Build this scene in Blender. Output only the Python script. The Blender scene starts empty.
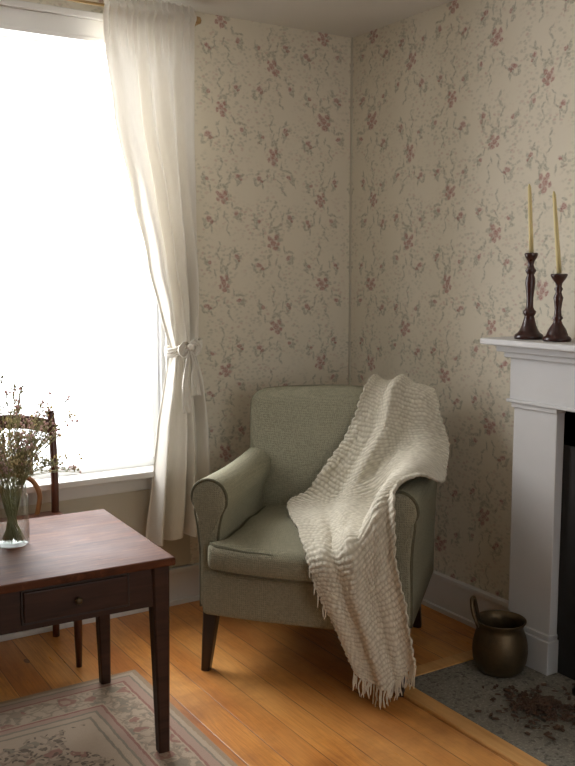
import bpy, bmesh, math, random
from mathutils import Vector, Matrix, noise
random.seed(7)
sc = bpy.context.scene
COL = sc.collection
pi = math.pi
sc.view_settings.view_transform = "Standard"

# ------------------------------------------------------------------ materials
class NT:
    def __init__(self, name):
        self.m = bpy.data.materials.new(name); self.m.use_nodes = True
        self.t = self.m.node_tree; self.n = self.t.nodes; self.l = self.t.links
        self.b = self.n["Principled BSDF"]; self.out = self.n["Material Output"]
    def node(self, typ, **kw):
        nd = self.n.new(typ)
        for k, v in kw.items(): setattr(nd, k, v)
        return nd
    def setin(self, s, v):
        if isinstance(v, bpy.types.NodeSocket): self.l.new(v, s)
        else: s.default_value = v
    def math(self, op, a, b=None, c=None, clamp=False):
        nd = self.n.new("ShaderNodeMath"); nd.operation = op; nd.use_clamp = clamp
        self.setin(nd.inputs[0], a)
        if b is not None: self.setin(nd.inputs[1], b)
        if c is not None: self.setin(nd.inputs[2], c)
        return nd.outputs[0]
    def mix(self, f, a, b, blend="MIX"):
        nd = self.n.new("ShaderNodeMix"); nd.data_type = "RGBA"; nd.blend_type = blend
        self.setin(nd.inputs[0], f); self.setin(nd.inputs[6], c4(a)); self.setin(nd.inputs[7], c4(b))
        return nd.outputs[2]
    def noise(self, vec, scale, detail=3, rough=.5, dist=0, out=0):
        nd = self.n.new("ShaderNodeTexNoise"); nd.inputs["Scale"].default_value = scale
        nd.inputs["Detail"].default_value = detail; nd.inputs["Roughness"].default_value = rough
        nd.inputs["Distortion"].default_value = dist
        if vec is not None: self.l.new(vec, nd.inputs["Vector"])
        return nd.outputs[out]
    def vmath(self, op, a, b=None):
        nd = self.n.new("ShaderNodeVectorMath"); nd.operation = op
        self.setin(nd.inputs[0], a)
        if b is not None: self.setin(nd.inputs[1], b)
        return nd
    def ramp(self, f, stops, interp="LINEAR"):
        nd = self.n.new("ShaderNodeValToRGB"); cr = nd.color_ramp; cr.interpolation = interp
        while len(cr.elements) < len(stops): cr.elements.new(.5)
        for e, (p, c) in zip(cr.elements, stops): e.position = p; e.color = c4(c)
        self.l.new(f, nd.inputs[0]); return nd.outputs[0]
    def obj(self):
        return self.n.new("ShaderNodeTexCoord").outputs["Object"]
    def mapping(self, vec, loc=(0,0,0), rot=(0,0,0), scale=(1,1,1), typ="POINT"):
        nd = self.n.new("ShaderNodeMapping"); nd.vector_type = typ
        nd.inputs[1].default_value = loc; nd.inputs[2].default_value = rot; nd.inputs[3].default_value = scale
        self.l.new(vec, nd.inputs[0]); return nd.outputs[0]
    def bump(self, h, strength=.3, dist=.01):
        nd = self.n.new("ShaderNodeBump"); nd.inputs["Strength"].default_value = strength
        nd.inputs["Distance"].default_value = dist
        self.l.new(h, nd.inputs["Height"]); self.l.new(nd.outputs[0], self.b.inputs["Normal"])
    def base(self, c): self.setin(self.b.inputs["Base Color"], c4(c) if not isinstance(c, bpy.types.NodeSocket) else c)
    def rough(self, v): self.setin(self.b.inputs["Roughness"], v)
def c4(c):
    if isinstance(c, bpy.types.NodeSocket): return c
    c = tuple(c); return c if len(c) == 4 else c + (1.,)

def simple(name, c1, c2=None, rough=.5, scale=8, bumps=0., bscale=60, stretch=(1,1,1), metal=0, spec=.5, trans=0):
    t = NT(name); v = t.mapping(t.obj(), scale=stretch)
    c2 = c2 or tuple(x*.75 for x in c1)
    col = t.mix(t.noise(v, scale, 4, .6), c1, c2)
    t.base(col); t.rough(rough)
    t.b.inputs["Metallic"].default_value = metal
    t.b.inputs["Specular IOR Level"].default_value = spec
    if bumps: t.bump(t.noise(v, bscale, 3), bumps, .004)
    if trans:
        tr = t.node("ShaderNodeBsdfTranslucent"); t.l.new(col, tr.inputs[0])
        mx = t.node("ShaderNodeMixShader"); mx.inputs[0].default_value = trans
        t.l.new(t.b.outputs[0], mx.inputs[1]); t.l.new(tr.outputs[0], mx.inputs[2]); t.l.new(mx.outputs[0], t.out.inputs[0])
    return t.m

def wallpaper():
    t = NT("wallpaper_floral"); W, H = .26, .375
    o = t.obj(); sp = t.node("ShaderNodeSeparateXYZ"); t.l.new(o, sp.inputs[0])
    h0 = t.math("ADD", sp.outputs[0], sp.outputs[1]); h = t.math("ADD", h0, .04)
    col = t.math("FLOOR", t.math("DIVIDE", h, W))
    u = t.math("SUBTRACT", h, t.math("MULTIPLY", t.math("ADD", col, .5), W))
    odd = t.math("FLOORED_MODULO", col, 2.0)
    v = t.math("ADD", sp.outputs[2], t.math("MULTIPLY", odd, H/2)); v = t.math("ADD", v, .09)
    row = t.math("FLOOR", t.math("DIVIDE", v, H))
    w = t.math("SUBTRACT", v, t.math("MULTIPLY", t.math("ADD", row, .5), H))
    cb = t.node("ShaderNodeCombineXYZ"); t.l.new(u, cb.inputs[0]); t.l.new(w, cb.inputs[1])
    flat = t.node("ShaderNodeCombineXYZ"); t.l.new(h0, flat.inputs[0]); t.l.new(sp.outputs[2], flat.inputs[1])
    fo = flat.outputs[0]
    nz = t.noise(fo, 75, 2, .5, out=1); nb = t.noise(fo, 4, 1, .5, out=1)
    off = t.vmath("MULTIPLY", t.vmath("SUBTRACT", nz, (.5,.5,.5)).outputs[0], (.016,.016,0)).outputs[0]
    off2 = t.vmath("MULTIPLY", t.vmath("SUBTRACT", nb, (.5,.5,.5)).outputs[0], (.09,.09,0)).outputs[0]
    uv = t.vmath("ADD", t.vmath("ADD", cb.outputs[0], off).outputs[0], off2).outputs[0]
    rnd = random.Random(5)
    G = {"rose": [], "leaf": []}
    for (x, y, r) in ((0,.004,.015),(.017,.023,.011),(-.015,.021,.010),(.006,-.022,.012),(-.020,-.009,.009),(.023,-.007,.009)):
        G["rose"].append((x, y, r, r*.85, rnd.uniform(0,3)))
    for (cx, cy, n, R) in ((0,.006,9,.046),(.074,.103,5,.029),(-.078,-.105,5,.030),(-.068,.080,4,.026),(.076,-.078,4,.028)):
        for i in range(n):
            a = rnd.uniform(0, 2*pi); r = R*rnd.uniform(.65, 1.05)
            G["leaf"].append((cx+r*math.cos(a)*.8, cy+r*math.sin(a)*1.15, rnd.uniform(.011,.016), rnd.uniform(.0050,.0070), rnd.uniform(0,pi)))
    for (x, y, r) in ((.074,.103,.011),(.087,.088,.007),(-.078,-.105,.012),(-.064,-.118,.008),(-.068,.080,.009),(.076,-.078,.010)):
        G["rose"].append((x, y, r, r*.85, 0))
    for (p0, p1, p2, n) in (((.02,.05),(.03,.10),(.076,.13),3),((-.02,-.04),(-.03,-.1),(-.07,-.15),4),((.03,-.03),(.1,-.03),(.10,-.12),3),((-.03,.03),(-.09,.03),(-.09,.11),3),((.0,.06),(-.03,.12),(.0,.18),4),((.0,-.06),(.04,-.12),(.03,-.17),4)):
        for k in range(n):
            q = (k+.5)/n; x = (1-q)**2*p0[0]+2*q*(1-q)*p1[0]+q*q*p2[0]; y = (1-q)**2*p0[1]+2*q*(1-q)*p1[1]+q*q*p2[1]
            a = math.atan2(p2[1]-p0[1], p2[0]-p0[0])+(.5 if k % 2 else -.5)
            G["leaf"].append((x+.006*math.cos(a), y+.006*math.sin(a), rnd.uniform(.013,.018), .0044, a))
    masks = {}
    for g, L in G.items():
        cur = None
        for (cx, cy, rx, ry, a) in L:
            m = t.mapping(uv, (cx, cy, 0), (0,0,a), (rx, ry, 1), "TEXTURE")
            d = t.vmath("LENGTH", m).outputs["Value"]
            cur = d if cur is None else t.math("MINIMUM", cur, d)
        masks[g] = t.math("MULTIPLY", t.math("SUBTRACT", 1.38, cur), 1.5, clamp=True)
    nv = t.noise(fo, 4.5, 2, .5)
    band = t.math("SUBTRACT", 1.0, t.math("MULTIPLY", t.math("ABSOLUTE", t.math("SUBTRACT", nv, .5)), 7.0), clamp=True)
    vo = t.node("ShaderNodeTexVoronoi", feature="F1"); vo.inputs["Scale"].default_value = 50
    wob = t.vmath("ADD", t.mapping(fo, rot=(0,0,.6), scale=(1,1.5,1)), off).outputs[0]; t.l.new(wob, vo.inputs["Vector"])
    lf = t.math("MULTIPLY", t.math("SUBTRACT", .50, vo.outputs["Distance"]), 3.8, clamp=True)
    lf = t.math("MULTIPLY", lf, band)
    n2 = t.noise(fo, 130, 3, .6)
    bg = t.mix(t.noise(o, 3, 4), (.715,.655,.530), (.66,.60,.48))
    fr = t.math("MULTIPLY", masks["rose"], t.math("MULTIPLY_ADD", n2, 2.8, -.72, clamp=True))
    fl = t.math("MULTIPLY", masks["leaf"], t.math("MULTIPLY_ADD", n2, 2.6, -.60, clamp=True))
    sepv = t.node("ShaderNodeSeparateColor"); t.l.new(vo.outputs["Color"], sepv.inputs[0])
    lc = t.mix(t.math("GREATER_THAN", sepv.outputs[0], .75), (.36,.345,.265), (.48,.30,.25))
    c = t.mix(t.math("MULTIPLY", lf, .50), bg, lc)
    c = t.mix(t.math("MULTIPLY", masks["rose"], .32), c, (.50,.33,.29))
    c = t.mix(t.math("MULTIPLY", fl, .70), c, (.28,.28,.21))
    c = t.mix(t.math("MULTIPLY", fr, .80), c, (.34,.135,.125))
    t.base(c); t.rough(.85); t.b.inputs["Specular IOR Level"].default_value = .2
    return t.m

def floor_mat():
    t = NT("pine_floorboards"); o = t.obj()
    sp = t.node("ShaderNodeSeparateXYZ"); t.l.new(o, sp.inputs[0])
    cb = t.node("ShaderNodeCombineXYZ"); t.l.new(sp.outputs[1], cb.inputs[0]); t.l.new(sp.outputs[0], cb.inputs[1])
    br = t.node("ShaderNodeTexBrick", offset=.43, offset_frequency=2)
    t.l.new(cb.outputs[0], br.inputs["Vector"])
    for k, v in {"Scale":1, "Mortar Size":.0022, "Mortar Smooth":.7, "Bias":0, "Brick Width":7.3, "Row Height":.112}.items(): br.inputs[k].default_value = v
    br.inputs["Color1"].default_value = (0,0,0,1); br.inputs["Color2"].default_value = (1,1,1,1); br.inputs["Mortar"].default_value = (.5,.5,.5,1)
    g = t.mapping(o, scale=(26, 1.1, 1))
    gr = t.noise(g, 3.0, 6, .65, 1.8)
    rowid = t.math("FLOOR", t.math("DIVIDE", sp.outputs[0], .112))
    wn = t.node("ShaderNodeTexWhiteNoise", noise_dimensions="1D"); t.l.new(rowid, wn.inputs["W"])
    c = t.mix(wn.outputs["Value"], (.70,.30,.065), (.48,.165,.032))
    c = t.mix(t.math("MULTIPLY", t.ramp(gr, [(.40,(0,0,0)),(.66,(1,1,1))]), .6), c, (.30,.092,.018))
    c = t.mix(t.math("MULTIPLY", t.ramp(t.noise(t.mapping(o, scale=(2,.7,1)), 2.2, 4), [(.4,(0,0,0)),(.65,(1,1,1))]), .5), c, (.78,.42,.14))
    c = t.mix(t.math("MULTIPLY", t.ramp(t.noise(t.mapping(o, loc=(4,2,0)), 3.1, 5, .65), [(.50,(0,0,0)),(.72,(1,1,1))]), .55), c, (.22,.07,.017))
    kn = t.node("ShaderNodeTexVoronoi", feature="F1"); kn.inputs["Scale"].default_value = 1.0
    t.l.new(t.mapping(o, scale=(5,2.2,1)), kn.inputs["Vector"])
    c = t.mix(t.math("MULTIPLY", t.math("LESS_THAN", kn.outputs["Distance"], .055), .8), c, (.10,.03,.008))
    c = t.mix(t.math("MULTIPLY", br.outputs["Fac"], t.math("MULTIPLY_ADD", t.noise(o, 6, 2), 1.4, .05, clamp=True)), c, (.08,.028,.009))
    t.base(c); t.rough(t.math("MULTIPLY_ADD", gr, .25, .19)); 
    t.bump(t.math("SUBTRACT", t.math("MULTIPLY", gr, .2), br.outputs["Fac"]), .25, .003)
    return t.m

def stone_mat():
    t = NT("hearth_granite"); o = t.obj()
    n = t.noise(o, 6, 5, .65); s1 = t.noise(o, 95, 3, .7); s2 = t.noise(t.mapping(o, loc=(3,3,0)), 60, 2, .6)
    c = t.mix(n, (.27,.245,.195), (.15,.135,.108))
    c = t.mix(t.math("MULTIPLY", t.ramp(s1, [(.52,(0,0,0)),(.62,(1,1,1))]), .5), c, (.40,.37,.31))
    c = t.mix(t.math("MULTIPLY", t.ramp(s2, [(.55,(0,0,0)),(.65,(1,1,1))]), .6), c, (.05,.045,.036))
    t.base(c); t.rough(.85); t.b.inputs["Specular IOR Level"].default_value = .2; t.bump(s1, .6, .004); return t.m

def dark_wood(name, c1, c2, rough=.3, axis=(1,14,14), scale=3, spec=.5, scuff=0):
    t = NT(name); o = t.obj(); g = t.mapping(o, scale=axis)
    n = t.noise(g, scale, 5, .6, .8); n2 = t.noise(o, 5, 4, .6)
    c = t.mix(t.ramp(n, [(.3,(0,0,0)),(.7,(1,1,1))]), c1, c2)
    c = t.mix(t.math("MULTIPLY", n2, .5), c, tuple(x*.6 for x in c2))
    if scuff:
        s1 = t.ramp(t.noise(t.mapping(o, scale=(1,5,1)), 14, 5, .75), [(.56,(0,0,0)),(.70,(1,1,1))])
        c = t.mix(t.math("MULTIPLY", s1, scuff), c, tuple(x*2.2 for x in c1))
        s2 = t.ramp(t.noise(t.mapping(o, scale=(.7,9,1), loc=(2,1,0)), 9, 4, .7), [(.55,(0,0,0)),(.66,(1,1,1))])
        c = t.mix(t.math("MULTIPLY", s2, scuff*1.4, clamp=True), c, tuple(x*.5 for x in c2))
    t.base(c); t.rough(t.math("MULTIPLY_ADD", n2, .25, rough-.1)); t.b.inputs["Specular IOR Level"].default_value = spec
    t.bump(n, .12, .002); return t.m

def weave(name, c1, c2, period=.008):
    t = NT(name); o = t.obj()
    ck = t.mapping(o, scale=(1/period,)*3)
    sp = t.node("ShaderNodeSeparateXYZ"); t.l.new(ck, sp.inputs[0])
    s = [t.math("SINE", t.math("MULTIPLY", sp.outputs[i], 2*pi)) for i in range(3)]
    w = t.math("ADD", t.math("MULTIPLY", s[0], s[2]), t.math("MULTIPLY", s[1], s[2]))
    w = t.math("ADD", w, t.math("MULTIPLY", s[0], s[1]))
    f = t.math("MULTIPLY_ADD", w, .35, .5, clamp=True)
    f = t.math("MULTIPLY_ADD", t.math("SUBTRACT", t.noise(o, 150, 3), .5), 2.6, f, clamp=True)
    c = t.mix(f, c1, c2); c = t.mix(t.math("MULTIPLY", t.noise(o, 5, 4), .5), c, tuple(x*.75 for x in c1))
    t.base(c); t.rough(.95); t.b.inputs["Specular IOR Level"].default_value = .12
    t.bump(f, .6, .003); return t.m

def curtain_mat():
    t = NT("curtain_linen"); o = t.obj()
    n = t.noise(t.mapping(o, scale=(60,60,6)), 4, 3)
    c = t.mix(n, (.82,.78,.70), (.74,.70,.615))
    t.base(c); t.rough(.9); t.b.inputs["Specular IOR Level"].default_value = .1
    tr = t.node("ShaderNodeBsdfTranslucent"); t.l.new(c, tr.inputs[0])
    mx = t.node("ShaderNodeMixShader"); mx.inputs[0].default_value = .06
    t.l.new(t.b.outputs[0], mx.inputs[1]); t.l.new(tr.outputs[0], mx.inputs[2])
    t.l.new(mx.outputs[0], t.out.inputs[0]); t.bump(n, .1, .002); return t.m

def pane_mat(name, tint=(1,1,1), k=.9):
    t = NT(name)
    tr = t.node("ShaderNodeBsdfTransparent"); tr.inputs[0].default_value = c4(tint)
    gl = t.node("ShaderNodeBsdfGlossy"); gl.inputs["Roughness"].default_value = .03
    lw = t.node("ShaderNodeLayerWeight"); lw.inputs[0].default_value = .25
    n = t.noise(t.obj(), 4, 2)
    f = t.math("MULTIPLY", lw.outputs["Facing"], t.math("MULTIPLY_ADD", n, .1, k), clamp=True)
    f = t.math("MINIMUM", f, .35)
    mx = t.node("ShaderNodeMixShader"); t.l.new(f, mx.inputs[0])
    t.l.new(tr.outputs[0], mx.inputs[1]); t.l.new(gl.outputs[0], mx.inputs[2])
    t.l.new(mx.outputs[0], t.out.inputs[0]); return t.m

def rug_mat(hx, hy):
    t = NT("rug_pattern"); o = t.obj()
    sp = t.node("ShaderNodeSeparateXYZ"); t.l.new(o, sp.inputs[0])
    dx = t.math("SUBTRACT", hx, t.math("ABSOLUTE", sp.outputs[0])); dy = t.math("SUBTRACT", hy, t.math("ABSOLUTE", sp.outputs[1]))
    d = t.math("MINIMUM", dx, dy)
    n = t.noise(o, 30, 3, .6); 
    dd = t.math("MULTIPLY_ADD", t.math("SUBTRACT", n, .5), .012, d)
    cr = (.50,.39,.285); ol = (.17,.14,.11); rs = (.31,.14,.115); tan = (.36,.26,.17); gy=(.25,.22,.17); pk=(.44,.30,.235)
    dn = t.math("DIVIDE", dd, .6)
    base = t.ramp(dn, [(0,tan),(.03,cr),(.055,gy),(.07,pk),(.115,rs),(.13,cr),(.335,rs),(.35,pk),(.385,gy),(.40,cr),(.44,gy),(.455,cr)], "CONSTANT")
    wob = t.vmath("ADD", o, t.vmath("MULTIPLY", t.vmath("SUBTRACT", t.noise(o, 24, 2, out=1), (.5,.5,.5)).outputs[0], (.06,.06,0)).outputs[0]).outputs[0]
    vo = t.node("ShaderNodeTexVoronoi", feature="F1"); vo.inputs["Scale"].default_value = 14; vo.inputs["Randomness"].default_value=.6
    t.l.new(wob, vo.inputs["Vector"])
    flower = t.math("LESS_THAN", vo.outputs["Distance"], .36); core = t.math("LESS_THAN", vo.outputs["Distance"], .15)
    vo2 = t.node("ShaderNodeTexVoronoi", feature="DISTANCE_TO_EDGE"); vo2.inputs["Scale"].default_value = 19
    t.l.new(wob, vo2.inputs["Vector"])
    vine = t.math("LESS_THAN", vo2.outputs["Distance"], .08)
    vo3 = t.node("ShaderNodeTexVoronoi", feature="F1"); vo3.inputs["Scale"].default_value = 55; t.l.new(wob, vo3.inputs["Vector"])
    leaf = t.math("LESS_THAN", vo3.outputs["Distance"], .36)
    band = t.math("MULTIPLY", t.math("GREATER_THAN", d, .085), t.math("LESS_THAN", d, .195))
    big = t.math("GREATER_THAN", t.noise(t.mapping(o, loc=(.62,.1,0)), 3.0, 3), .46)
    fld = t.math("MULTIPLY", t.math("GREATER_THAN", d, .30), big)
    zone = t.math("MAXIMUM", band, fld)
    sepv = t.node("ShaderNodeSeparateColor"); t.l.new(vo.outputs["Color"], sepv.inputs[0])
    fc = t.mix(t.math("GREATER_THAN", sepv.outputs[0], .42), rs, gy)
    c = t.mix(t.math("MULTIPLY", t.math("MULTIPLY", leaf, zone), .6), base, gy)
    c = t.mix(t.math("MULTIPLY", t.math("MULTIPLY", vine, zone), .5), c, ol)
    c = t.mix(t.math("MULTIPLY", t.math("MULTIPLY", flower, zone), .85), c, fc)
    c = t.mix(t.math("MULTIPLY", t.math("MULTIPLY", leaf, fld), .75), c, (.08,.06,.05))
    c = t.mix(t.math("MULTIPLY", t.math("MULTIPLY", core, zone), .65), c, cr)
    c = t.mix(t.math("MULTIPLY", t.noise(o, 90, 3), .45), c, (.38,.30,.225))
    t.base(c); t.rough(1); t.b.inputs["Specular IOR Level"].default_value = .1
    t.bump(t.noise(o, 350, 2), .5, .004); return t.m

def knit_mat():
    t = NT("cream_knit_wool"); o = t.obj()
    at = t.node("ShaderNodeAttribute", attribute_name="knit")
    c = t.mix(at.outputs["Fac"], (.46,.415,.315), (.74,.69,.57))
    c = t.mix(t.math("MULTIPLY", t.noise(o, 25, 4), .3), c, (.55,.50,.39))
    t.base(c); t.rough(1); t.b.inputs["Specular IOR Level"].default_value = .1; t.b.inputs["Sheen Weight"].default_value = .15
    t.bump(t.noise(o, 280, 4), .8, .005); return t.m

M = dict(
 paper=wallpaper(), floor=floor_mat(),
 ceil=simple("ceiling_paint",(.70,.67,.61),(.64,.61,.55),.9,2),
 dim=simple("bounce_cut_paint",(.26,.235,.19),(.21,.19,.155),.9,2),  # unseen walls made dark to cut bounce light in the room
 plain=simple("plain_plaster",(.54,.49,.385),(.47,.43,.335),.9,3),
 white=simple("white_paint",(.70,.685,.65),(.64,.625,.59),.45,5,.05,30),
 sash=simple("sash_glare_paint",(.90,.90,.88),(.84,.84,.82),.6,5,trans=.36),  # white paint; added translucency imitates window glare on sash and jamb
 mantel=simple("mantel_shaded_white",(.55,.535,.515),(.46,.45,.435),.5,5,.05,30),  # white paint darkened so the colour carries the light falloff by the hearth
 soot=simple("sooty_brick",(.02,.018,.016),(.008,.007,.006),.95,12,.5,40),
 stone=stone_mat(),
 border=dark_wood("hearth_border_pine",(.82,.46,.17),(.62,.30,.09),.3,(14,1,1)),
 table=dark_wood("mahogany_table",(.070,.027,.015),(.028,.011,.006),.45,spec=.3),
 tabletop=dark_wood("mahogany_tabletop",(.175,.062,.026),(.070,.023,.011),.54,spec=.08,scuff=.34),
 leg=dark_wood("walnut_leg",(.035,.016,.010),(.014,.006,.004),.35,(10,10,1)),
 chairwood=dark_wood("cherry_chair_wood",(.14,.040,.016),(.06,.017,.008),.3,(8,8,1)),
 lightwood=dark_wood("oak_hoop_wood",(.40,.18,.06),(.28,.11,.03),.35,(8,8,1)),
 sage=weave("sage_upholstery",(.345,.322,.225),(.195,.183,.125)),
 pipe=weave("sage_piping",(.15,.14,.092),(.10,.092,.062)),
 curtain=curtain_mat(), pane=pane_mat("window_glass"), knit=knit_mat(),
 brass=simple("aged_brass",(.17,.115,.055),(.045,.031,.019),.48,18,.5,26,metal=.7),
 rodm=simple("brass_rod",(.45,.30,.14),(.30,.19,.08),.35,20,metal=.8),
 candlewood=dark_wood("turned_mahogany",(.060,.014,.009),(.022,.006,.004),.28,(6,6,2)),
 wax=simple("beeswax",(.66,.55,.27),(.58,.47,.21),.45,6),
 stem=simple("dried_stem",(.48,.47,.27),(.33,.32,.18),.8,20,trans=.4),
 bloom=simple("dried_bloom",(.82,.74,.48),(.66,.56,.34),.9,40,trans=.5),
 bloomp=simple("mauve_bloom",(.80,.62,.58),(.64,.46,.43),.9,40,trans=.5),
 chip=simple("bark_chip",(.11,.055,.028),(.030,.016,.010),.9,30,.4,80),
 iron=simple("black_iron",(.02,.02,.02),(.01,.01,.01),.5,10,metal=.6),
 log=simple("charred_log",(.06,.045,.035),(.02,.015,.012),.9,15,.6,50),
)
M["rug"] = rug_mat(.95, 1.15)

# ------------------------------------------------------------------ geometry helpers
def link(o): COL.objects.link(o); return o
def mesh_obj(name, verts, faces, mat, smooth=True, parent=None):
    me = bpy.data.meshes.new(name); me.from_pydata([tuple(v) for v in verts], [], faces); me.update()
    bm = bmesh.new(); bm.from_mesh(me); bmesh.ops.recalc_face_normals(bm, faces=bm.faces); bm.to_mesh(me); bm.free()
    if smooth: me.shade_smooth()
    o = bpy.data.objects.new(name, me); me.materials.append(mat); link(o)
    if parent: o.parent = parent
    return o
def empty(name, loc=(0,0,0), rz=0):
    e = bpy.data.objects.new(name, None); e.empty_display_size = .1; e.location = loc; e.rotation_euler = (0,0,rz); return link(e)
def meta(o, label, cat, group=None, kind=None):
    o["label"] = label; o["category"] = cat
    if group: o["group"] = group
    if kind: o["kind"] = kind
def structure(o, label=None):
    o["kind"] = "structure"
    if label: o["label"] = label
def boxes(name, bl, mat, parent=None, bevel=.003):
    bm = bmesh.new()
    for (x0,x1,y0,y1,z0,z1) in bl:
        r = bmesh.ops.create_cube(bm, size=1)
        for v in r["verts"]:
            v.co = Vector((x0+(v.co.x+.5)*(x1-x0), y0+(v.co.y+.5)*(y1-y0), z0+(v.co.z+.5)*(z1-z0)))
    if bevel: bmesh.ops.bevel(bm, geom=bm.edges[:], offset=bevel, segments=2, affect="EDGES", profile=.5)
    me = bpy.data.meshes.new(name); bm.to_mesh(me); bm.free(); me.materials.append(mat)
    o = bpy.data.objects.new(name, me); link(o)
    if parent: o.parent = parent
    return o
def rbox(name, center, half, r, mat, parent=None, deform=None, n=10):
    def coords(h):
        k = [-h+r*i/4 for i in range(5)]; m = [(-h+r)+(2*h-2*r)*i/n for i in range(1, n)]
        return k+m+[-x for x in reversed(k)]
    cs = [coords(h) for h in half]; idx = {}; verts = []; faces = []
    def V(p):
        key = tuple(round(x, 6) for x in p)
        if key in idx: return idx[key]
        q = Vector(p); inner = Vector([max(-(half[i]-r), min(half[i]-r, q[i])) for i in range(3)])
        d = q-inner
        if d.length > 1e-9: q = inner+d.normalized()*r
        if deform: q = deform(q)
        idx[key] = len(verts); verts.append(q+Vector(center)); return idx[key]
    for ax in range(3):
        a, b = [i for i in range(3) if i != ax]
        for s in (-1, 1):
            for i in range(len(cs[a])-1):
                for j in range(len(cs[b])-1):
                    f = []
                    for (ii, jj) in ((i,j),(i+1,j),(i+1,j+1),(i,j+1)):
                        p = [0,0,0]; p[ax] = s*half[ax]; p[a] = cs[a][ii]; p[b] = cs[b][jj]; f.append(V(p))
                    faces.append(f)
    return mesh_obj(name, verts, faces, mat, True, parent)
def lathe(name, prof, mat, parent=None, loc=(0,0,0), seg=32, cap=True):
    verts = []; faces = []
    for (r, z) in prof:
        for k in range(seg):
            a = 2*pi*k/seg; verts.append((loc[0]+r*math.cos(a), loc[1]+r*math.sin(a), loc[2]+z))
    n = len(prof)
    for i in range(n-1):
        for k in range(seg):
            faces.append((i*seg+k, i*seg+(k+1)%seg, (i+1)*seg+(k+1)%seg, (i+1)*seg+k))
    if cap: faces.append(tuple(range(seg))); faces.append(tuple((n-1)*seg+k for k in range(seg)))
    return mesh_obj(name, verts, faces, mat, True, parent)
def tube_data(pts, rad, seg=8, closed=False, verts=None, faces=None):
    pts = [Vector(p) for p in pts]; n = len(pts); base = len(verts)
    up = Vector((0,0,1)); prevn = None
    for i, p in enumerate(pts):
        if closed: tg = pts[(i+1) % n]-pts[i-1]
        else: tg = pts[min(i+1, n-1)]-pts[max(i-1, 0)]
        tg = tg.normalized() if tg.length > 1e-9 else Vector((0,0,1))
        if prevn is None:
            a = up if abs(tg.z) < .9 else Vector((1,0,0)); nn = tg.cross(a).normalized()
        else:
            nn = prevn-tg*prevn.dot(tg); nn = nn.normalized() if nn.length > 1e-6 else tg.orthogonal().normalized()
        prevn = nn; bb = tg.cross(nn)
        r = rad[i] if isinstance(rad, (list, tuple)) else rad
        for k in range(seg):
            a = 2*pi*k/seg; verts.append(p+nn*math.cos(a)*r+bb*math.sin(a)*r)
    m = n if closed else n-1
    for i in range(m):
        j = (i+1) % n
        for k in range(seg):
            faces.append((base+i*seg+k, base+i*seg+(k+1)%seg, base+j*seg+(k+1)%seg, base+j*seg+k))
    if not closed:
        faces.append(tuple(base+k for k in range(seg))); faces.append(tuple(base+(n-1)*seg+k for k in range(seg)))
def tubes(name, lst, mat, parent=None, seg=8, closed=False):
    v = []; f = []
    for pts, rad in lst: tube_data(pts, rad, seg, closed, v, f)
    return mesh_obj(name, v, f, mat, True, parent)
def cr(P, t):
    n = len(P)-1; t = max(0, min(n-1e-6, t)); i = int(t); f = t-i
    p0, p1, p2, p3 = P[max(i-1,0)], P[i], P[i+1], P[min(i+2,n)]
    return .5*((2*p1)+(-p0+p2)*f+(2*p0-5*p1+4*p2-p3)*f*f+(-p0+3*p1-3*p2+p3)*f**3)
def spl(P, n):
    P = [Vector(p) for p in P]; return [cr(P, (len(P)-1)*i/(n-1)) for i in range(n)]
def lerp_tab(tab, z):
    if z >= tab[0][0]: return tab[0][1]
    for (a, b), (c, d) in zip(tab, tab[1:]):
        if z >= c:
            f = (a-z)/(a-c); f = f*f*(3-2*f)*.4+f*.6; return b+(d-b)*f
    return tab[-1][1]
def tapered_leg(name, x, y, z0, z1, w0, w1, mat, parent, dx=0, dy=0):
    vs = []; b = .12
    for z, w, ox, oy in ((z0,w0,dx,dy),(z1,w1,0,0)):
        h = w/2; c = h*b*2
        for pp in ([(-h, -h+c), (-h+c, -h)], [(h-c, -h), (h, -h+c)], [(h, h-c), (h-c, h)], [(-h+c, h), (-h, h-c)]):
            for q in pp: vs.append((x+ox+q[0], y+oy+q[1], z))
    fs = [(k, (k+1)%8, 8+(k+1)%8, 8+k) for k in range(8)]+[tuple(range(8)), tuple(range(8,16))]
    return mesh_obj(name, vs, fs, mat, False, parent)
def sstep(a, b, x):
    t = max(0, min(1, (x-a)/(b-a))); return t*t*(3-2*t)

# ------------------------------------------------------------------ room shell
X0, Y0, CH = -4.6, -5.0, 2.55
wx0, wx1, wz0, wz1 = -1.95, -.975, .62, 2.375
T = .16
o = boxes("wall_back", [(X0-T, wx0, 0, T, 0, CH), (wx1, 0, 0, T, 0, CH), (wx0, wx1, 0, T, 0, wz0), (wx0, wx1, 0, T, wz1, CH)], M["paper"], bevel=0); structure(o)
fy0, fy1 = -2.27, -1.44
o = boxes("wall_right", [(0, T, fy1, T, 0, CH), (0, T, Y0-T, fy0, 0, CH), (0, T, fy0, fy1, .86, CH)], M["paper"], bevel=0); structure(o)
bx0, bx1, bz0, bz1 = -2.1, -.7, .75, 2.3
o = boxes("wall_front", [(X0-T, bx0, Y0-T, Y0, 0, CH), (bx1, 0, Y0-T, Y0, 0, CH), (bx0, bx1, Y0-T, Y0, 0, bz0), (bx0, bx1, Y0-T, Y0, bz1, CH)], M["dim"], bevel=0); structure(o)
o = boxes("wall_left", [(X0-T, X0, Y0, 0, 0, CH)], M["dim"], bevel=0); structure(o)
o = boxes("floor", [(X0-T, T, Y0-T, T, -.1, 0)], M["floor"], bevel=0); structure(o)
o = boxes("ceiling", [(X0-T, T, Y0-T, T, CH, CH+.1)], M["ceil"], bevel=0); structure(o)
o = boxes("trim_1", [(wx0-.1, wx1+.1, -.012, 0, .17, .545)], M["plain"]); structure(o, "plain plaster panel under the window sill")
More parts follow.
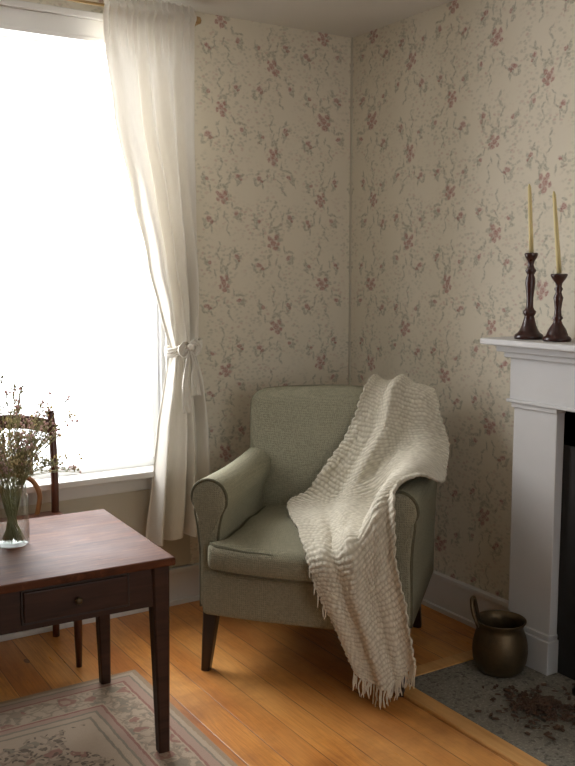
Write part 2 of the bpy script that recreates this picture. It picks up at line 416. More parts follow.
o = boxes("trim_2", [(-.009, 0, -.009, 0, .17, CH)], M["plain"], bevel=.002); structure(o, "thin bead covering the corner of the room")
o = boxes("baseboard_back", [(X0, 0, -.018, 0, 0, .145), (X0, 0, -.028, 0, .145, .165), (X0, 0, -.03, 0, 0, .022)], M["white"]); structure(o)
o = boxes("baseboard_right", [(-.018, 0, -1.17, -.018, 0, .145), (-.028, 0, -1.17, -.018, .145, .165), (-.03, 0, -1.17, -.018, 0, .022),
      (-.018, 0, Y0, -2.55, 0, .145)], M["white"]); structure(o)
w = empty("window_1", ((wx0+wx1)/2, 0, wz0)); structure(w, "tall double-hung sash window with white casing")
def wp(name, bl, mat, bev=.003):
    c = w.location; bl = [(a-c.x,b-c.x,d-c.y,e-c.y,f-c.z,g-c.z) for a,b,d,e,f,g in bl]; return boxes(name, bl, mat, w, bev)
wp("casing", [(wx1-.005, wx1+.105, -.022, 0, .60, 2.365), (wx0-.115, wx0+.005, -.022, 0, .60, 2.365),
              (wx1+.088, wx1+.11, -.032, 0, .60, 2.365), (wx0-.12, wx0-.095, -.032, 0, .60, 2.365),
              (wx0-.125, wx1+.115, -.026, 0, 2.362, 2.445), (wx0-.14, wx1+.125, -.045, 0, 2.445, 2.47), (wx0-.125, wx1+.115, -.034, 0, 2.36, 2.377)], M["white"])
wp("sill", [(wx0-.15, wx1+.14, -.085, .10, .600, .628), (wx0-.12, wx1+.11, -.02, 0, .535, .602)], M["white"], .005)
wp("jamb", [(wx1-.02, wx1, 0, T, wz0, wz1), (wx0, wx0+.02, 0, T, wz0, wz1), (wx0, wx1, 0, T, wz1-.015, wz1)], M["sash"])
a, b = wx0+.02, wx1-.02
wp("lower_sash", [(a, a+.03, .035, .06, .628, 1.49), (b-.03, b, .035, .06, .628, 1.49), (a, b, .035, .06, .628, .665), (a, b, .035, .06, 1.460, 1.485)], M["sash"])
wp("upper_sash", [(a, a+.03, .075, .10, 1.46, 2.36), (b-.03, b, .075, .10, 1.46, 2.36), (a, b, .075, .10, 1.460, 1.485), (a, b, .075, .10, 2.325, 2.36)], M["sash"])
wp("glass_pane", [(a+.03, b-.03, .046, .049, .665, 1.46)], M["pane"], 0)
wp("glass_pane", [(a+.03, b-.03, .086, .089, 1.485, 2.325)], M["pane"], 0)
w2 = empty("added_fill_window", ((bx0+bx1)/2, Y0, bz0)); structure(w2, "white framed window added unseen behind the camera for fill light")  # added out of view as an opening for fill light
c = w2.location
boxes("casing", [(p-c.x,q-c.x,r-c.y,s-c.y,t-c.z,u-c.z) for p,q,r,s,t,u in [(bx0-.1,bx0,Y0,Y0+.02,bz0-.1,bz1+.1),(bx1,bx1+.1,Y0,Y0+.02,bz0-.1,bz1+.1),(bx0,bx1,Y0,Y0+.02,bz1,bz1+.1),(bx0,bx1,Y0,Y0+.03,bz0-.1,bz0),(bx0,bx1,Y0-.1,Y0-.06,1.5,1.54)]], M["white"], w2)

# ------------------------------------------------------------------ fireplace
fp = empty("fireplace", (-.06, -1.85, 0)); meta(fp, "white painted wooden fireplace mantel with a black firebox", "fireplace")
def fpb(name, bl, mat, bev=.003, par=fp):
    c = par.location; return boxes(name, [(a-c.x,b-c.x,d-c.y,e-c.y,f-c.z,g-c.z) for a,b,d,e,f,g in bl], mat, par, bev)
for (ya, yb) in ((-1.405, -1.20), (-2.52, -2.305)):
    fpb("pilaster", [(-.12, -.001, ya, yb, .011, .98), (-.130, -.001, ya-.006, yb+.006, .965, .985)], M["mantel"])
    fpb("plinth_block", [(-.140, -.001, ya-.012, yb+.012, .011, .135), (-.131, -.001, ya-.006, yb+.006, .135, .155)], M["mantel"])
fpb("frieze", [(-.135, -.001, -2.53, -1.19, .985, 1.165), (-.145, -.001, -2.535, -1.182, .985, .998), (-.155, -.001, -2.55, -1.175, 1.150, 1.175), (-.18, -.001, -2.57, -1.16, 1.172, 1.2)], M["mantel"])
fpb("mantel_shelf", [(-.235, -.001, -2.61, -1.13, 1.198, 1.222)], M["mantel"], .006)
fpb("firebox_surround", [(-.085, -.001, -1.50, -1.406, .011, .985), (-.085, -.001, -2.304, -2.21, .011, .985), (-.085, -.001, -2.304, -1.406, .85, .985)], M["soot"])
fpb("firebox", [(T+.30, T+.33, fy0, fy1, 0, .95), (0, T+.3, fy1, fy1+.03, 0, .95), (0, T+.3, fy0-.03, fy0, 0, .95), (0, T+.3, fy0, fy1, .90, .95), (0.005, T+.3, fy0, fy1, -.02, .015)], M["soot"], 0)
he = boxes("hearth", [(-.60, -.001, -2.60, -1.165, 0, .010)], M["stone"], None, .002); meta(he, "speckled grey stone hearth slab set into the floor", "hearth")
o = boxes("trim_3", [(-.668, -.603, -2.66, -1.10, 0, .012), (-.602, -.03, -1.163, -1.10, 0, .012)], M["border"], bevel=.003); structure(o, "wooden border strip around the hearth")
an = empty("andiron", (-.150, -1.58, .0105)); meta(an, "black iron andiron standing in front of the firebox", "andiron")
lathe("post", [(.03,0),(.032,.015),(.014,.03),(.010,.10),(.015,.12),(.009,.14),(.009,.17),(.016,.185),(.020,.20),(.016,.217),(.004,.227)], M["iron"], an)
for k, (y, z, r) in enumerate(((-1.74,.078,.056),(-1.90,.076,.054),(-1.82,.186,.050))):
    o = tubes("firewood_log", [([(.02+j*.03, y+.004*math.sin(j), z) for j in range(10)], [r*(1+.04*math.sin(j*2.1)) for j in range(10)])], M["log"], seg=14)
    meta(o, "charred split log lying in the firebox", "log", "logs in the firebox")

def candlestick(x, y, prof, hc, tilt, lab, r=.0085):
    z = 1.2225
    o = lathe("candlestick", prof, M["candlewood"], None, (0,0,0), 36); o.location = (x, y, z)
    meta(o, lab, "candlestick", "candlesticks on the mantel")
    top = prof[-1][1]
    v = [(tilt[0]*s, tilt[1]*s, s*hc+.001) for s in (0,.3,.6,.95,1)]
    cdl = tubes("candle", [(v, [r, r*.96, r*.9, r*.75, r*.25])], M["wax"], seg=16); cdl.location = (x, y, z+top)
    meta(cdl, "slender pale yellow taper candle in a turned wooden candlestick", "candle", "taper candles on the mantel")
p1 = [(.050,0),(.052,.008),(.049,.016),(.040,.022),(.034,.030),(.026,.048),(.020,.070),(.017,.082),(.022,.090),(.024,.098),(.017,.106),(.013,.114),(.012,.145),(.015,.175),(.018,.200),(.017,.215),(.012,.228),(.016,.236),(.020,.243),(.014,.252),(.010,.264),(.012,.276),(.021,.290),(.024,.300),(.022,.306),(.0,.306)]
p2 = [(.046,0),(.049,.007),(.046,.014),(.038,.019),(.035,.028),(.028,.044),(.017,.060),(.013,.072),(.019,.080),(.013,.088),(.011,.110),(.014,.135),(.017,.150),(.012,.162),(.010,.170),(.015,.180),(.010,.188),(.012,.200),(.024,.216),(.029,.226),(.028,.232),(.0,.232)]
candlestick(-.135, -1.275, p1, .24, (-.008,.012), "tall turned dark mahogany candlestick with a flared base")
candlestick(-.135, -1.405, p2, .28, (-.012,.026), "shorter turned dark wooden candlestick with a wide cup")

# ------------------------------------------------------------------ brass pot, bark chips
pot = empty("brass_pot", (-.250, -1.290, .0105)); meta(pot, "tarnished brass pot with a bail handle beside the fireplace", "pot")
lathe("bowl", [(.052,0),(.072,.004),(.088,.022),(.097,.050),(.100,.080),(.098,.110),(.091,.140),(.083,.160),(.081,.170),(.085,.182),(.092,.192),(.092,.196),(.087,.195),(.077,.172),(.084,.14),(.092,.08),(.065,.02),(.0,.012)], M["brass"], pot, seg=40, cap=False)
hl = spl([(-.078,.03,.170),(-.090,.048,.220),(-.084,.064,.262),(-.066,.072,.268),(-.050,.076,.230),(-.036,.074,.180)], 24)
tubes("handle", [(hl, .007)], M["brass"], pot)
v = []; f = []
for k in range(420):
    r = abs(random.gauss(0, .070)); a = random.uniform(0, 2*pi)
    cx, cy = r*math.cos(a)*1.0, r*math.sin(a)*1.25; cz = max(0, .028-r*.28)*random.random()+.006
    R = Matrix.Rotation(random.uniform(0,6),3,"Z") @ Matrix.Rotation(random.uniform(-.6,.6),3,"X")
    s = random.uniform(.005,.014); b0 = len(v)
    for q in ((-1,-.5,-.15),(1,-.4,-.15),(.8,.5,-.15),(-.7,.5,-.15),(-.8,-.4,.2),(.8,-.3,.15),(.6,.4,.2),(-.6,.4,.15)):
        v.append(R @ Vector(q)*s+Vector((cx,cy,cz)))
    for q in ((0,1,2,3),(4,5,6,7),(0,1,5,4),(1,2,6,5),(2,3,7,6),(3,0,4,7)): f.append(tuple(b0+i for i in q))
o = mesh_obj("bark_chips", v, f, M["chip"], False); o.location = (-.36, -1.585, .013)
meta(o, "scattered pile of dark bark chips on the hearth", "bark chips", kind="stuff")

# ------------------------------------------------------------------ armchair
ac = empty("armchair", (-.645, -.738, 0), math.radians(-47.8)); meta(ac, "sage green upholstered armchair with rolled arms and dark legs", "armchair")
def dbase(q):
    q = q.copy(); 
    if q.y < 0: q.y -= .02*(1-(q.x/.37)**2)
    return q
rbox("base", (0, -.02, .305), (.380, .345, .088), .022, M["sage"], ac, dbase, 12)
def flare(y):
    return 1+.15*sstep(-.22, -.262, y)
def crease(x, y): return .006*noise.noise(Vector((x*11+2, y*11, 7)))
def dseat(q):
    u = q.x/.29; w_ = q.y/.30
    k = max(0,(1-u*u))*max(0,(1-w_*w_*.9)); y0 = q.y
    if q.z > 0: q.z += .026*k - .014*sstep(-.1,-.29,y0)*(1-.5*u*u) + crease(q.x,q.y)
    if q.y < 0: q.y -= .03*(1-u*u) + .010*max(0, 1-(q.z/.055)**2)*sstep(-.2,-.285,y0)
    q.z += .010*noise.noise(Vector((q.x*6, q.y*6, 1)))
    q.x *= flare(y0)
    return q
rbox("seat_cushion", (0, -.116, .450), (.298, .288, .058), .030, M["sage"], ac, dseat, 22)
def seat_ring(z, top):
    hx, hy, r = .293, .283, .035; P = []
    for (cx, cy, a0) in ((hx-r, hy-r, 0), (-hx+r, hy-r, 90), (-hx+r, -hy+r, 180), (hx-r, -hy+r, 270)):
        for k in range(7):
            a = math.radians(a0+k*15); P.append([cx+r*math.cos(a), cy+r*math.sin(a)])
    D = []
    for i, p in enumerate(P):
        q = P[(i+1) % len(P)]; n = 24 if math.dist(p, q) > .1 else 1
        for j in range(n): D.append([p[0]+(q[0]-p[0])*j/n, p[1]+(q[1]-p[1])*j/n])
    out = []
    for x, y in D:
        x2 = x*flare(y); dz = (-.014*sstep(-.1,-.29,y)*(1-.5*(x/.29)**2)+crease(x,y)) if top else 0
        dz += .010*noise.noise(Vector((x*6, y*6, 1)))
        if y < 0: y -= .03*(1-(x/.29)**2)
        out.append((x2, y-.116, z+dz))
    return out
tubes("piping", [(seat_ring(.497, 1), .0066), (seat_ring(.403, 0), .0058)], M["pipe"], ac, closed=True)
def dback(q):
    z = q.z+.60
    q = q.copy(); t = (z-.22)/.76
    q.x *= .93+.09*t - (.02*max(0,t-.85)/.15)
    if q.z > 0: q.z -= .024*(q.x/.36)**2*t
    lean = .10*max(0,t-.2)
    if q.y < 0:
        q.y += lean*.9-.024*(1-(q.x/.37)**2)*math.sin(min(1,max(0,t))*pi)
    else: q.y += lean*.55
    return q
rbox("backrest", (0, .235, .607), (.386, .095, .390), .055, M["sage"], ac, dback, 14)
def arm(sgn):
    prof = [(.306,.24),(.306,.40),(.306,.50),(.302,.56),(.290,.61),(.274,.640)]
    cx, cz, r = .339, .667, .067
    for k in range(17):
        a = math.radians(192-k*14.0); prof.append((cx+r*math.cos(a)*1.02, cz+r*math.sin(a)))
    prof += [(.397,.608),(.392,.55),(.388,.46),(.386,.36),(.386,.24)]
    cxp, czp = .347, .50
    verts = []; faces = []; n = len(prof)
    def fy(zz): return .030*max(0,(zz-.42))/.3
    def ring(y, s, inset):
        b = len(verts)
        for (x, z) in prof:
            dx, dz = x-cxp, z-czp; L = math.hypot(dx, dz)
            k = max(0, (L-inset)/L)*s; tt = (y+.37)/.67
            zz = czp+dz*k
            if zz > .5: zz += -.014*math.sin(tt*pi)+.016*tt
            yy = y + (fy(zz)*-1 if y < -.28 else 0)
            verts.append((sgn*(cxp+dx*k), yy, zz))
        return b
    rings = [ring(-.362, s, .018) for s in (.25,.6)]
    rings += [ring(-.360,.9,.012), ring(-.353,1,.012), ring(-.343,1,.004), ring(-.328,1,0)]
    for y in (-.30,-.26,-.18,-.1,0,.1,.2,.28,.30): rings.append(ring(y, 1, 0))
    for a, b in zip(rings, rings[1:]):
        for k in range(n): faces.append((a+k, a+(k+1)%n, b+(k+1)%n, b+k))
    faces.append(tuple(rings[0]+k for k in range(n))); faces.append(tuple(rings[-1]+k for k in range(n)))
    mesh_obj("armrest", verts, faces, M["sage"], True, ac)
    P = []
    for (x, z) in prof:
        dx, dz = x-cxp, z-czp; L = math.hypot(dx, dz); k = (L-.007)/L
        zz = czp+dz*k; P.append((sgn*(cxp+dx*k), -.350-fy(zz), zz))
    tubes("piping", [(spl(P, 90), .0056)], M["pipe"], ac)
arm(1); arm(-1)
for (x, y, dx, dy) in ((-.350,-.325,-.022,-.012),(.335,-.335,.015,-.015),(-.31,.24,-.015,.05),(.31,.24,.015,.05)):
    tapered_leg("leg", x, y, 0, .235, .032, .056, M["leg"], ac, dx, dy)

# ------------------------------------------------------------------ throw blanket
rows = [
 [(.13,.430,.80),(.16,.430,.80),(.19,.430,.80),(.22,.430,.80),(.25,.430,.80),(.28,.430,.80),(.31,.425,.80),(.34,.425,.80)],
 [(.135,.400,.965),(.165,.400,.965),(.195,.400,.965),(.225,.400,.965),(.255,.400,.96),(.285,.400,.96),(.325,.395,.955),(.362,.390,.945)],
 [(.135,.31,1.010),(.165,.31,1.010),(.195,.31,1.009),(.225,.31,1.008),(.257,.31,1.007),(.295,.31,1.004),(.335,.31,.997),(.375,.305,.978)],
 [(.110,.216,.982),(.142,.216,.982),(.175,.216,.982),(.21,.214,.982),(.245,.212,.981),(.288,.210,.979),(.338,.210,.968),(.395,.220,.925)],
 [(.06,.162,.84),(.105,.160,.84),(.15,.157,.84),(.20,.155,.84),(.25,.152,.845),(.30,.150,.85),(.365,.153,.850),(.428,.175,.80)],
 [(.0,.120,.72),(.05,.115,.72),(.105,.107,.72),(.165,.10,.73),(.225,.095,.75),(.29,.09,.775),(.372,.08,.785),(.440,.080,.720)],
 [(-.075,.095,.605),(-.01,.082,.595),(.055,.07,.595),(.125,.055,.615),(.200,.045,.67),(.285,.03,.752),(.370,.02,.766),(.438,.010,.690)],
 [(-.165,.06,.540),(-.08,.015,.55),(.015,-.015,.55),(.115,-.03,.56),(.215,-.045,.60),(.284,-.055,.732),(.366,-.06,.760),(.434,-.07,.685)],
 [(-.105,-.11,.545),(-.02,-.15,.555),(.06,-.17,.555),(.145,-.19,.56),(.235,-.2,.60),(.284,-.21,.717),(.360,-.22,.756),(.428,-.19,.695)],
 [(-.03,-.28,.535),(.04,-.30,.54),(.105,-.315,.54),(.165,-.325,.553),(.228,-.33,.59),(.268,-.335,.675),(.328,-.342,.748),(.385,-.328,.737)],
 [(.035,-.445,.49),(.083,-.460,.50),(.13,-.460,.508),(.175,-.460,.523),(.218,-.45,.555),(.255,-.432,.61),(.293,-.418,.68),(.333,-.412,.708)],
 [(.085,-.46,.38),(.125,-.465,.385),(.163,-.465,.39),(.20,-.465,.40),(.237,-.460,.42),(.270,-.450,.45),(.303,-.440,.50),(.340,-.433,.55)],
 [(.130,-.455,.29),(.165,-.460,.285),(.198,-.460,.285),(.232,-.460,.29),(.265,-.455,.305),(.297,-.45,.33),(.330,-.445,.37),(.364,-.438,.41)],
 [(.175,-.45,.19),(.207,-.455,.18),(.237,-.46,.175),(.267,-.46,.175),(.298,-.455,.185),(.328,-.45,.20),(.36,-.445,.23),(.39,-.44,.26)],
 [(.215,-.45,.115),(.245,-.455,.100),(.272,-.46,.085),(.30,-.46,.080),(.328,-.455,.085),(.353,-.45,.10),(.380,-.445,.125),(.408,-.44,.155)],
]
RW = [[Vector(p) for p in r] for r in rows]
NS, NTT = 620, 165
def surf(s, t):
    i = s*(len(RW)-1); k = t*7
    i0 = int(min(i, len(RW)-1-1e-6)); f = i-i0
    q = [cr(RW[max(0, min(len(RW)-1, i0+d))], k) for d in (-1,0,1,2)]
    return .5*((2*q[1])+(-q[0]+q[2])*f+(2*q[0]-5*q[1]+4*q[2]-q[3])*f*f+(-q[0]+3*q[1]-3*q[2]+q[3])*f**3)
P = [[surf(i/(NS-1), j/(NTT-1)) for j in range(NTT)] for i in range(NS)]
sl = [0]; mid = NTT//2
for i in range(1, NS): sl.append(sl[-1]+(P[i][mid]-P[i-1][mid]).length)
verts = []; kn = []
PR, PS = .0160, .0170
for i in range(NS):
    for j in range(NTT):
        p = P[i][j]
        du = P[min(i+1,NS-1)][j]-P[max(i-1,0)][j]; dv = P[i][min(j+1,NTT-1)]-P[i][max(j-1,0)]
        n = dv.cross(du).normalized()*-1
        if n.z < 0 and abs(n.z) > .5: n = -n
        tt = j/(NTT-1)
        S = sl[i]; X = tt*.44
        S2 = S+.010*math.sin(X*26+1)+.030*noise.noise(Vector((S*5, X*6, 0)))+.007*noise.noise(Vector((S*25, X*25, 4)))
        X2 = X+.014*noise.noise(Vector((S*9, X*9, 5)))+.007*noise.noise(Vector((S*30, X*30, 6)))
        rib = .5+.5*math.cos(2*pi*S2/PR)
        par = int(math.floor(S2/PR+.5))
        st = .5+.5*math.cos(2*pi*(X2/PS+.5*(par % 2)))
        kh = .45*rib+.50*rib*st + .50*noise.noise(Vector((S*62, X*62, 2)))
        kh = max(0, min(1, kh))
        fold = noise.noise(Vector((S*1.8, X*9+S*1.2, 3)))
        wave = .020*max(0, fold+.15)
        w1 = math.sin(X*24+S*2.0+1.6*math.sin(S*2.3)+.4)
        wave += .024*max(0, w1)**1.4*sstep(.05,.35,S)
        wave += .010*max(0, math.sin(X*46+S*3.1))*sstep(.85,1.1,S)
        wave += .010*sstep(.88,1,tt)*sstep(.9,1.1,S)
        q = p+n*(wave+.0052*kh+.004)
        e = min(tt, 1-tt)
        if e < .03: q += dv.normalized()*(.003*math.sin(S*200+tt*9)+.006*noise.noise(Vector((S*16, tt*3, 8))))
        q += dv.normalized()*.018*noise.noise(Vector((S*5, 1.5, 2)))
        verts.append(q); kn.append(kh)
faces = [(i*NTT+j, i*NTT+j+1, (i+1)*NTT+j+1, (i+1)*NTT+j) for i in range(NS-1) for j in range(NTT-1)]
bl = empty("throw_blanket", ac.location, ac.rotation_euler.z); meta(bl, "cream chunky knitted throw draped over the armchair arm and seat", "blanket")
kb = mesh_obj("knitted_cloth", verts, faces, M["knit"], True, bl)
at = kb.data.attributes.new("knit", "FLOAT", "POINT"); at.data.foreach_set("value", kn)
so = kb.modifiers.new("solid", "SOLIDIFY"); so.thickness = .007; so.offset = 0
fr = []
def tassel(p, d, L, r=1):
    q = [p]; dd = Vector(d).normalized()
    sw = Vector((random.uniform(-.4,.4), random.uniform(-.1,.02), 0))
    for k in range(1,8):
        q.append(q[-1]+(dd*(1-k/9)+sw*math.sin(k*.8)+Vector((0,0,-.9*k/7))).normalized()*L/7)
    for z in q: z.z = max(z.z, .004)
    fr.append((q, [x*r for x in (.0020,.0036,.0030,.0026,.0028,.0026,.0024,.0014)]))
for k in range(24):
    j = int((k+random.uniform(-.3,.3))/23*(NTT-1)); j = max(0, min(NTT-1, j)); p = Vector(verts[(NS-1)*NTT+j])
    for m in range(2): tassel(p+Vector((random.uniform(-.004,.004),0,.004)), (-.1,-.03,-1), random.uniform(.035,.080))
for k in range(13):
    i = int(NS*(.53+.30*(k+random.uniform(-.4,.4))/12)); p = Vector(verts[i*NTT+3])
    tassel(p, (-.06,-.12,-1), random.uniform(.025,.050), .85)
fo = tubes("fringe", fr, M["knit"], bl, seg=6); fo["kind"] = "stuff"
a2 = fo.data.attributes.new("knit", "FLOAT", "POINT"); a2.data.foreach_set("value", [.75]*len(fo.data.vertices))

# ------------------------------------------------------------------ table
HT = .626; hx, hy = .565, .325
rt = math.radians(-2.2)
cxn, cyn = -1.500, -1.205
tb = empty("side_table", (cxn-hx*math.cos(rt)-hy*math.sin(rt), cyn-hx*math.sin(rt)+hy*math.cos(rt), 0), rt); meta(tb, "dark mahogany writing table with tapered legs and one drawer", "table")
rbox("tabletop", (0,0,HT-.0125), (hx, hy, .0125), .006, M["tabletop"], tb, None, 6)
ax, ay = hx-.012, hy-.030
boxes("apron", [(-ax, ax, -ay+.006, -ay+.026, .475, HT-.025), (-ax, ax, ay-.026, ay-.006, .475, HT-.025), (-ax+.006, -ax+.026, -ay, ay, .475, HT-.025), (ax-.026, ax-.006, -ay, ay, .475, HT-.025)], M["table"], tb, .002)
for sx in (-1,1):
    for sy in (-1,1):
        tapered_leg("leg", sx*(ax-.024), sy*(ay-.024), 0.0088, HT-.025, .034, .056, M["table"], tb, sx*.006, 0)
dr = empty("drawer", (.275, -ay, .542)); dr.parent = tb
boxes("drawer_front", [(-.150, .150, -.004, .010, -.044, .044)], M["table"], dr, .004)
boxes("drawer_border", [(-.156, .156, .001, .012, .044, .050), (-.156, .156, .001, .012, -.050, -.044), (-.156,-.150,.001,.012,-.050,.050), (.150,.156,.001,.012,-.050,.050)], M["leg"], dr, .001)
kn_ = lathe("knob", [(.005,0),(.005,.008),(.010,.013),(.011,.018),(.007,.023),(.0,.024)], M["brass"], dr, seg=20); kn_.rotation_euler = (pi/2,0,0); kn_.location = (0,-.003,0)

# ------------------------------------------------------------------ wooden chair
wc = empty("dining_chair", (-1.70, -.26, 0)); meta(wc, "dark cherry wooden chair with curved back by the window", "chair")
zs = .50
def drest(q):
    q.z += -.008*max(0,1-(q.x/.2)**2)*max(0,1-(q.y/.18)**2)*(1 if q.z > 0 else 0); return q
rbox("seat", (0, -.010, zs+.012), (.205, .170, .014), .010, M["chairwood"], wc, drest, 8)
for sx in (-1, 1):
    tubes("backrest_post", [(spl([(sx*.185,.175,0.0),(sx*.18,.15,.25),(sx*.182,.13,.52),(sx*.187,.14,.70),(sx*.19,.165,.86),(sx*.19,.175,.905),(sx*.19,.175,.925)], 30), [.014]*6+[.015]*20+[.013,.016,.012,.004])], M["chairwood"], wc, 12)
    tubes("leg", [([(sx*.165,-.155,0),(sx*.165,-.155,.12),(sx*.165,-.155,.3),(sx*.165,-.155,.502)], [.011,.015,.018,.016])], M["chairwood"], wc, 12)
tubes("crest_rail", [([(x/100, .165+.02*(1-(x/19)**2), .84+.035*(1-(x/19)**2)+o_) for x in range(-19,20)], .012) for o_ in (0,.016,.032)], M["chairwood"], wc, 10)
tubes("back_hoop", [(spl([(.11,.135,.515),(.125,.14,.60),(.09,.15,.665),(0,.155,.69),(-.09,.15,.665),(-.125,.14,.60),(-.11,.135,.515)], 40), .010)], M["lightwood"], wc, 10)
tubes("spindle", [([(x*.05,.15,.68),(x*.055,.17,.85)], .006) for x in (-2,-1,0,1,2)], M["chairwood"], wc, 8)
tubes("stretcher", [([(-.17,-.155,.2),(.17,-.155,.2)], .008), ([(.17,-.155,.16),(.18,.16,.16)], .008), ([(-.17,-.155,.16),(-.18,.16,.16)], .008)], M["chairwood"], wc, 8)

# ------------------------------------------------------------------ vase with dried flowers
vx, vy = -1.870, -.82
vs = lathe("glass_vase", [(.0,.0),(.044,0),(.050,.006),(.051,.02),(.051,.140),(.049,.150),(.045,.158),(.044,.164),(.046,.168),(.046,.190),(.044,.190),(.043,.160),(.0475,.145),(.0495,.13),(.0495,.02),(.044,.008),(0,.008)], pane_mat("jar_glass",(.95,.97,.96),.7), None, (0,0,0), 40, False)
vs.location = (vx, vy, HT+.001); meta(vs, "clear glass jar of wildflowers standing on the table", "vase")
bq = empty("wildflower_bouquet", (vx, vy, HT+.012)); meta(bq, "loose bunch of dried wildflowers in a glass jar", "flowers")
st = []; bv = {"bloom": ([],[]), "bloomp": ([],[]), "leafy": ([],[])}
def blob(which, p, s, el=1.25):
    v, f = bv[which]; b0 = len(v)
    R = Matrix.Rotation(random.uniform(-.9,.9),3,"X") @ Matrix.Rotation(random.uniform(-.9,.9),3,"Y")
    bm = bmesh.new(); bmesh.ops.create_icosphere(bm, subdivisions=1, radius=s)
    for q in bm.verts: v.append(R @ Vector((q.co.x, q.co.y, q.co.z*el))*random.uniform(.75,1.2)+p)
    bm.verts.index_update()
    for fc in bm.faces: f.append(tuple(b0+q.index for q in fc.verts))
    bm.free()
for k in range(105):
    a = random.uniform(0, 2*pi); sp_ = random.uniform(.02,.24); H = random.uniform(.26,.52)
    rb = random.uniform(.005,.038)
    b = Vector((-rb*math.cos(a), -rb*math.sin(a), 0)); nk = Vector((.034*math.cos(a+.5), .034*math.sin(a+.5), .165))
    tip = Vector((sp_*math.cos(a), sp_*math.sin(a), H-sp_*.45)); mid_ = (nk+tip)/2+Vector((-.01*math.cos(a),-.01*math.sin(a),.02))
    path = spl([b, nk, mid_, tip], 14); st.append((path, .0011))
    kind = random.choice(["bloom","bloom","bloomp","bloomp","leafy"])
    blob(kind, path[-1], .0045)
    for m in range(random.randint(9,14)):
        t = random.uniform(6, 13); p = path[int(t)]; d = Vector((random.uniform(-1,1), random.uniform(-1,1), random.uniform(.4,1.5))).normalized()*random.uniform(.012,.034)
        q = p+d; st.append(([p, (p+q)/2+Vector((0,0,.003)), q], .0008))
        blob(kind, q, random.uniform(.0022,.0042))
        blob("leafy" if random.random() < .4 else kind, p+d*.6+Vector((random.uniform(-.002,.002),)*3), .0018, 3.0)
tubes("stems", st, M["stem"], bq, seg=5)["kind"] = "stuff"
for nm, mt in (("bloom","bloom"),("bloomp","bloomp"),("leafy","stem")):
    ob = mesh_obj("blossoms" if nm != "leafy" else "leaves", bv[nm][0], bv[nm][1], M[mt], True, bq); ob["kind"] = "stuff"

# ------------------------------------------------------------------ rug
rg = rbox("rug", (0,0,0), (.95, 1.15, .004), .003, M["rug"], None, None, 8); rg.location = (-1.375-.95, -.565-1.15, .0045)
meta(rg, "faded cream oriental rug with floral border under the table", "rug")

# ------------------------------------------------------------------ curtain + rod
LT = [(2.50,-1.268),(2.40,-1.268),(2.07,-1.225),(1.75,-1.148),(1.50,-1.085),(1.30,-1.035),(1.13,-1.000),(1.0,-1.025),(.8,-1.06),(.33,-1.12)]
RT = [(2.50,-.872),(2.40,-.872),(2.0,-.870),(1.5,-.870),(1.2,-.875),(1.13,-.890),(1.0,-.858),(.8,-.830),(.33,-.805)]
AT = [(2.54,.014),(2.482,.007),(2.44,.008),(2.3,.018),(1.8,.026),(1.3,.028),(1.13,.016),(.95,.030),(.6,.036),(.33,.042)]
NZ, NX = 280, 240
ZT = 2.532
verts = []
for i in range(NZ):
    z = ZT-(ZT-.33)*i/(NZ-1)
    l, r, A = lerp_tab(LT, z), lerp_tab(RT, z), lerp_tab(AT, z)
    for j in range(NX):
        t = j/(NX-1)
        tw = t+.03*math.sin(t*9+z*1.1)+.03*noise.noise(Vector((t*3,z*1.5,4)))
        ph = 2*pi*4.2*tw+.8*math.sin(z*1.6+t*4)
        hd = sstep(2.22,2.44,z)
        y = (A*math.sin(ph)+.35*A*math.sin(1.7*ph+1.2+2*z))*(1-.7*hd)+.010*math.sin(2*pi*13*t+.6*math.sin(t*20))*hd
        y += (.010*noise.noise(Vector((t*5, z*4, 0)))+.014*noise.noise(Vector((t*4, z*2.2, 9))))*(1-.6*hd)
        g = math.exp(-((z-1.135)/.12)**2); y += .007*g*math.sin(2*pi*11*t+1.5*z)
        y -= .022*math.exp(-((z-2.482)/.018)**2)
        x = l+(r-l)*t+.10*A*math.cos(ph)
        zz = z
        if z > 2.50: zz += .008*math.sin(t*82)*(z-2.50)/.032
        if i == NZ-1: zz -= .008*math.sin(t*8)
        verts.append((x, -.110+y, zz))
faces = [(i*NX+j, i*NX+j+1, (i+1)*NX+j+1, (i+1)*NX+j) for i in range(NZ-1) for j in range(NX-1)]
cu = empty("curtain", (0,0,0)); meta(cu, "cream linen curtain gathered and tied beside the window", "curtain")
ob = mesh_obj("curtain_panel", verts, faces, M["curtain"], True, cu)
bz = 1.150
ring = [(-.942+.078*math.cos(a), -.110+.044*math.sin(a), bz+.018*math.cos(a)+.004*math.sin(3*a)) for a in [2*pi*k/40 for k in range(40)]]
tubes("tieback", [(ring, .008), ([(x,y,z-.013) for x,y,z in ring], .008), ([(x,y,z+.011) for x,y,z in ring], .007)], M["curtain"], cu, closed=True)
kx, ky = -.944, -.164
def ribbon(name, strips):
    v = []; f = []
    for path, ws, tw in strips:
        pts = spl(path, 36); b0 = len(v)
        for i, p in enumerate(pts):
            u = i/35; wdt = cr([Vector((x,0,0)) for x in ws], u*(len(ws)-1)).x
            tg = (pts[min(i+1,35)]-pts[max(i-1,0)]).normalized()
            side = tg.cross(Vector((0,-1,0))); side = side.normalized() if side.length > .05 else Vector((1,0,0))
            bk = tg.cross(side)
            for k in range(13):
                s = k/12-.5; v.append(p+side*s*wdt+bk*(.005*math.sin(k*1.4+u*5)+tw*.006*math.cos(s*pi)))
        for i in range(35):
            for k in range(12): f.append((b0+i*13+k, b0+i*13+k+1, b0+(i+1)*13+k+1, b0+(i+1)*13+k))
    o = mesh_obj(name, v, f, M["curtain"], True, cu); s = o.modifiers.new("s","SOLIDIFY"); s.thickness = .0025; s.offset = 0; return o
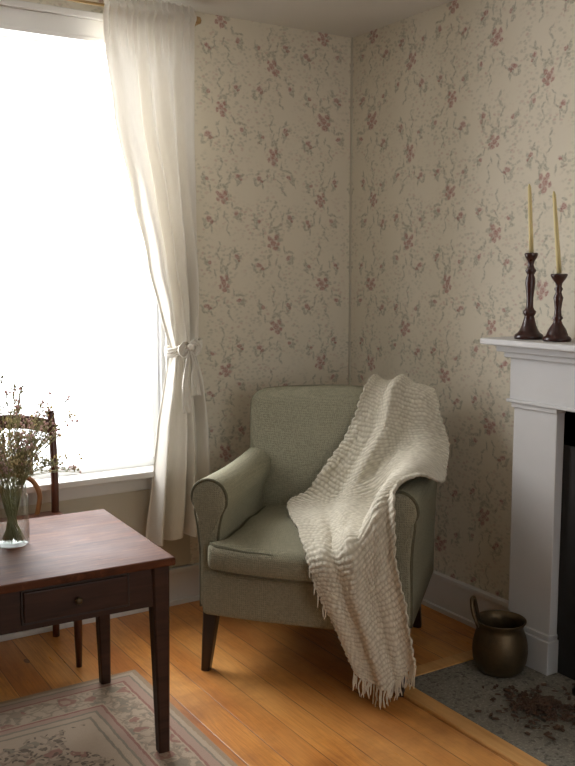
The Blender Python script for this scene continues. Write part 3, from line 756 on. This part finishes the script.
ribbon("tieback_bow", [
 ([(kx,ky,bz),(kx-.020,ky-.012,bz+.018),(kx-.040,ky-.010,bz-.004),(kx-.026,ky-.010,bz-.030),(kx-.002,ky-.004,bz-.006)], (.012,.022,.026,.020,.010), 1),
 ([(kx,ky,bz),(kx+.020,ky-.012,bz+.024),(kx+.042,ky-.010,bz+.004),(kx+.028,ky-.010,bz-.024),(kx+.003,ky-.004,bz-.006)], (.012,.022,.026,.020,.010), 1),
 ([(kx,ky-.008,bz),(kx-.016,ky-.020,bz-.07),(kx-.024,ky-.020,bz-.16),(kx-.018,ky-.018,bz-.27)], (.012,.022,.032,.040), 1),
 ([(kx,ky-.008,bz),(kx+.014,ky-.022,bz-.06),(kx+.016,ky-.022,bz-.13),(kx+.022,ky-.020,bz-.20)], (.012,.020,.028,.036), 1)])
tubes("tieback_knot", [(spl([(kx-.012,ky-.010,bz+.004),(kx,ky-.020,bz+.004),(kx+.012,ky-.010,bz-.010)], 8), [.007,.011,.014,.015,.015,.013,.010,.007])], M["curtain"], cu, 12)
rd = empty("curtain_rod", (-1.47, -.112, 2.482)); meta(rd, "thin brass curtain rod above the window", "curtain rod")
tubes("rod", [([(-.66,0,0),(.60,0,0)], .006)], M["rodm"], rd, 12)
for sx in (.610, -.675):
    lathe("finial", [(.0,-.016),(.012,-.012),(.016,0),(.012,.012),(0,.016)], M["rodm"], rd, (sx,0,0), 16, False)
for sx in (.612, -.645):
    tubes("bracket", [([(sx,.111,-.01),(sx,.06,-.012),(sx,.0,-.01)], .005), ([(sx,.110,-.03),(sx,.110,.02)], .010)], M["rodm"], rd, 10)

# ------------------------------------------------------------------ lights / world
wd = bpy.data.worlds.new("World"); sc.world = wd; wd.use_nodes = True
bg = wd.node_tree.nodes["Background"]; bg.inputs[0].default_value = (.95,.975,1,1); bg.inputs[1].default_value = 4
def area(name, loc, rot, sx, sy, P, col):
    L = bpy.data.lights.new(name, "AREA"); L.shape = "RECTANGLE"; L.size = sx; L.size_y = sy; L.energy = P; L.color = col
    o = bpy.data.objects.new(name, L); o.location = loc; o.rotation_euler = rot; link(o); return o
area("window_daylight", (-1.50, .36, 1.80), (math.radians(-82),0,0), 1.2, 1.5, 122, (.97,.975,1))
area("unseen_fill_light", (-1.4, Y0-.2, 1.55), (math.radians(90),0,0), 1.4, 1.5, 2, (1,.97,.93))  # weak fill lamp added behind the camera, outside the added window

# ------------------------------------------------------------------ camera
cam = bpy.data.cameras.new("camera"); cam.sensor_fit = "VERTICAL"; cam.sensor_height = 36; cam.lens = 912/766*36
co = bpy.data.objects.new("camera", cam); link(co)
co.location = (-2.606, -3.585, 1.45); co.rotation_euler = (math.radians(90-6.75), 0, math.radians(-32.1))
cam.clip_start = .05; sc.camera = co
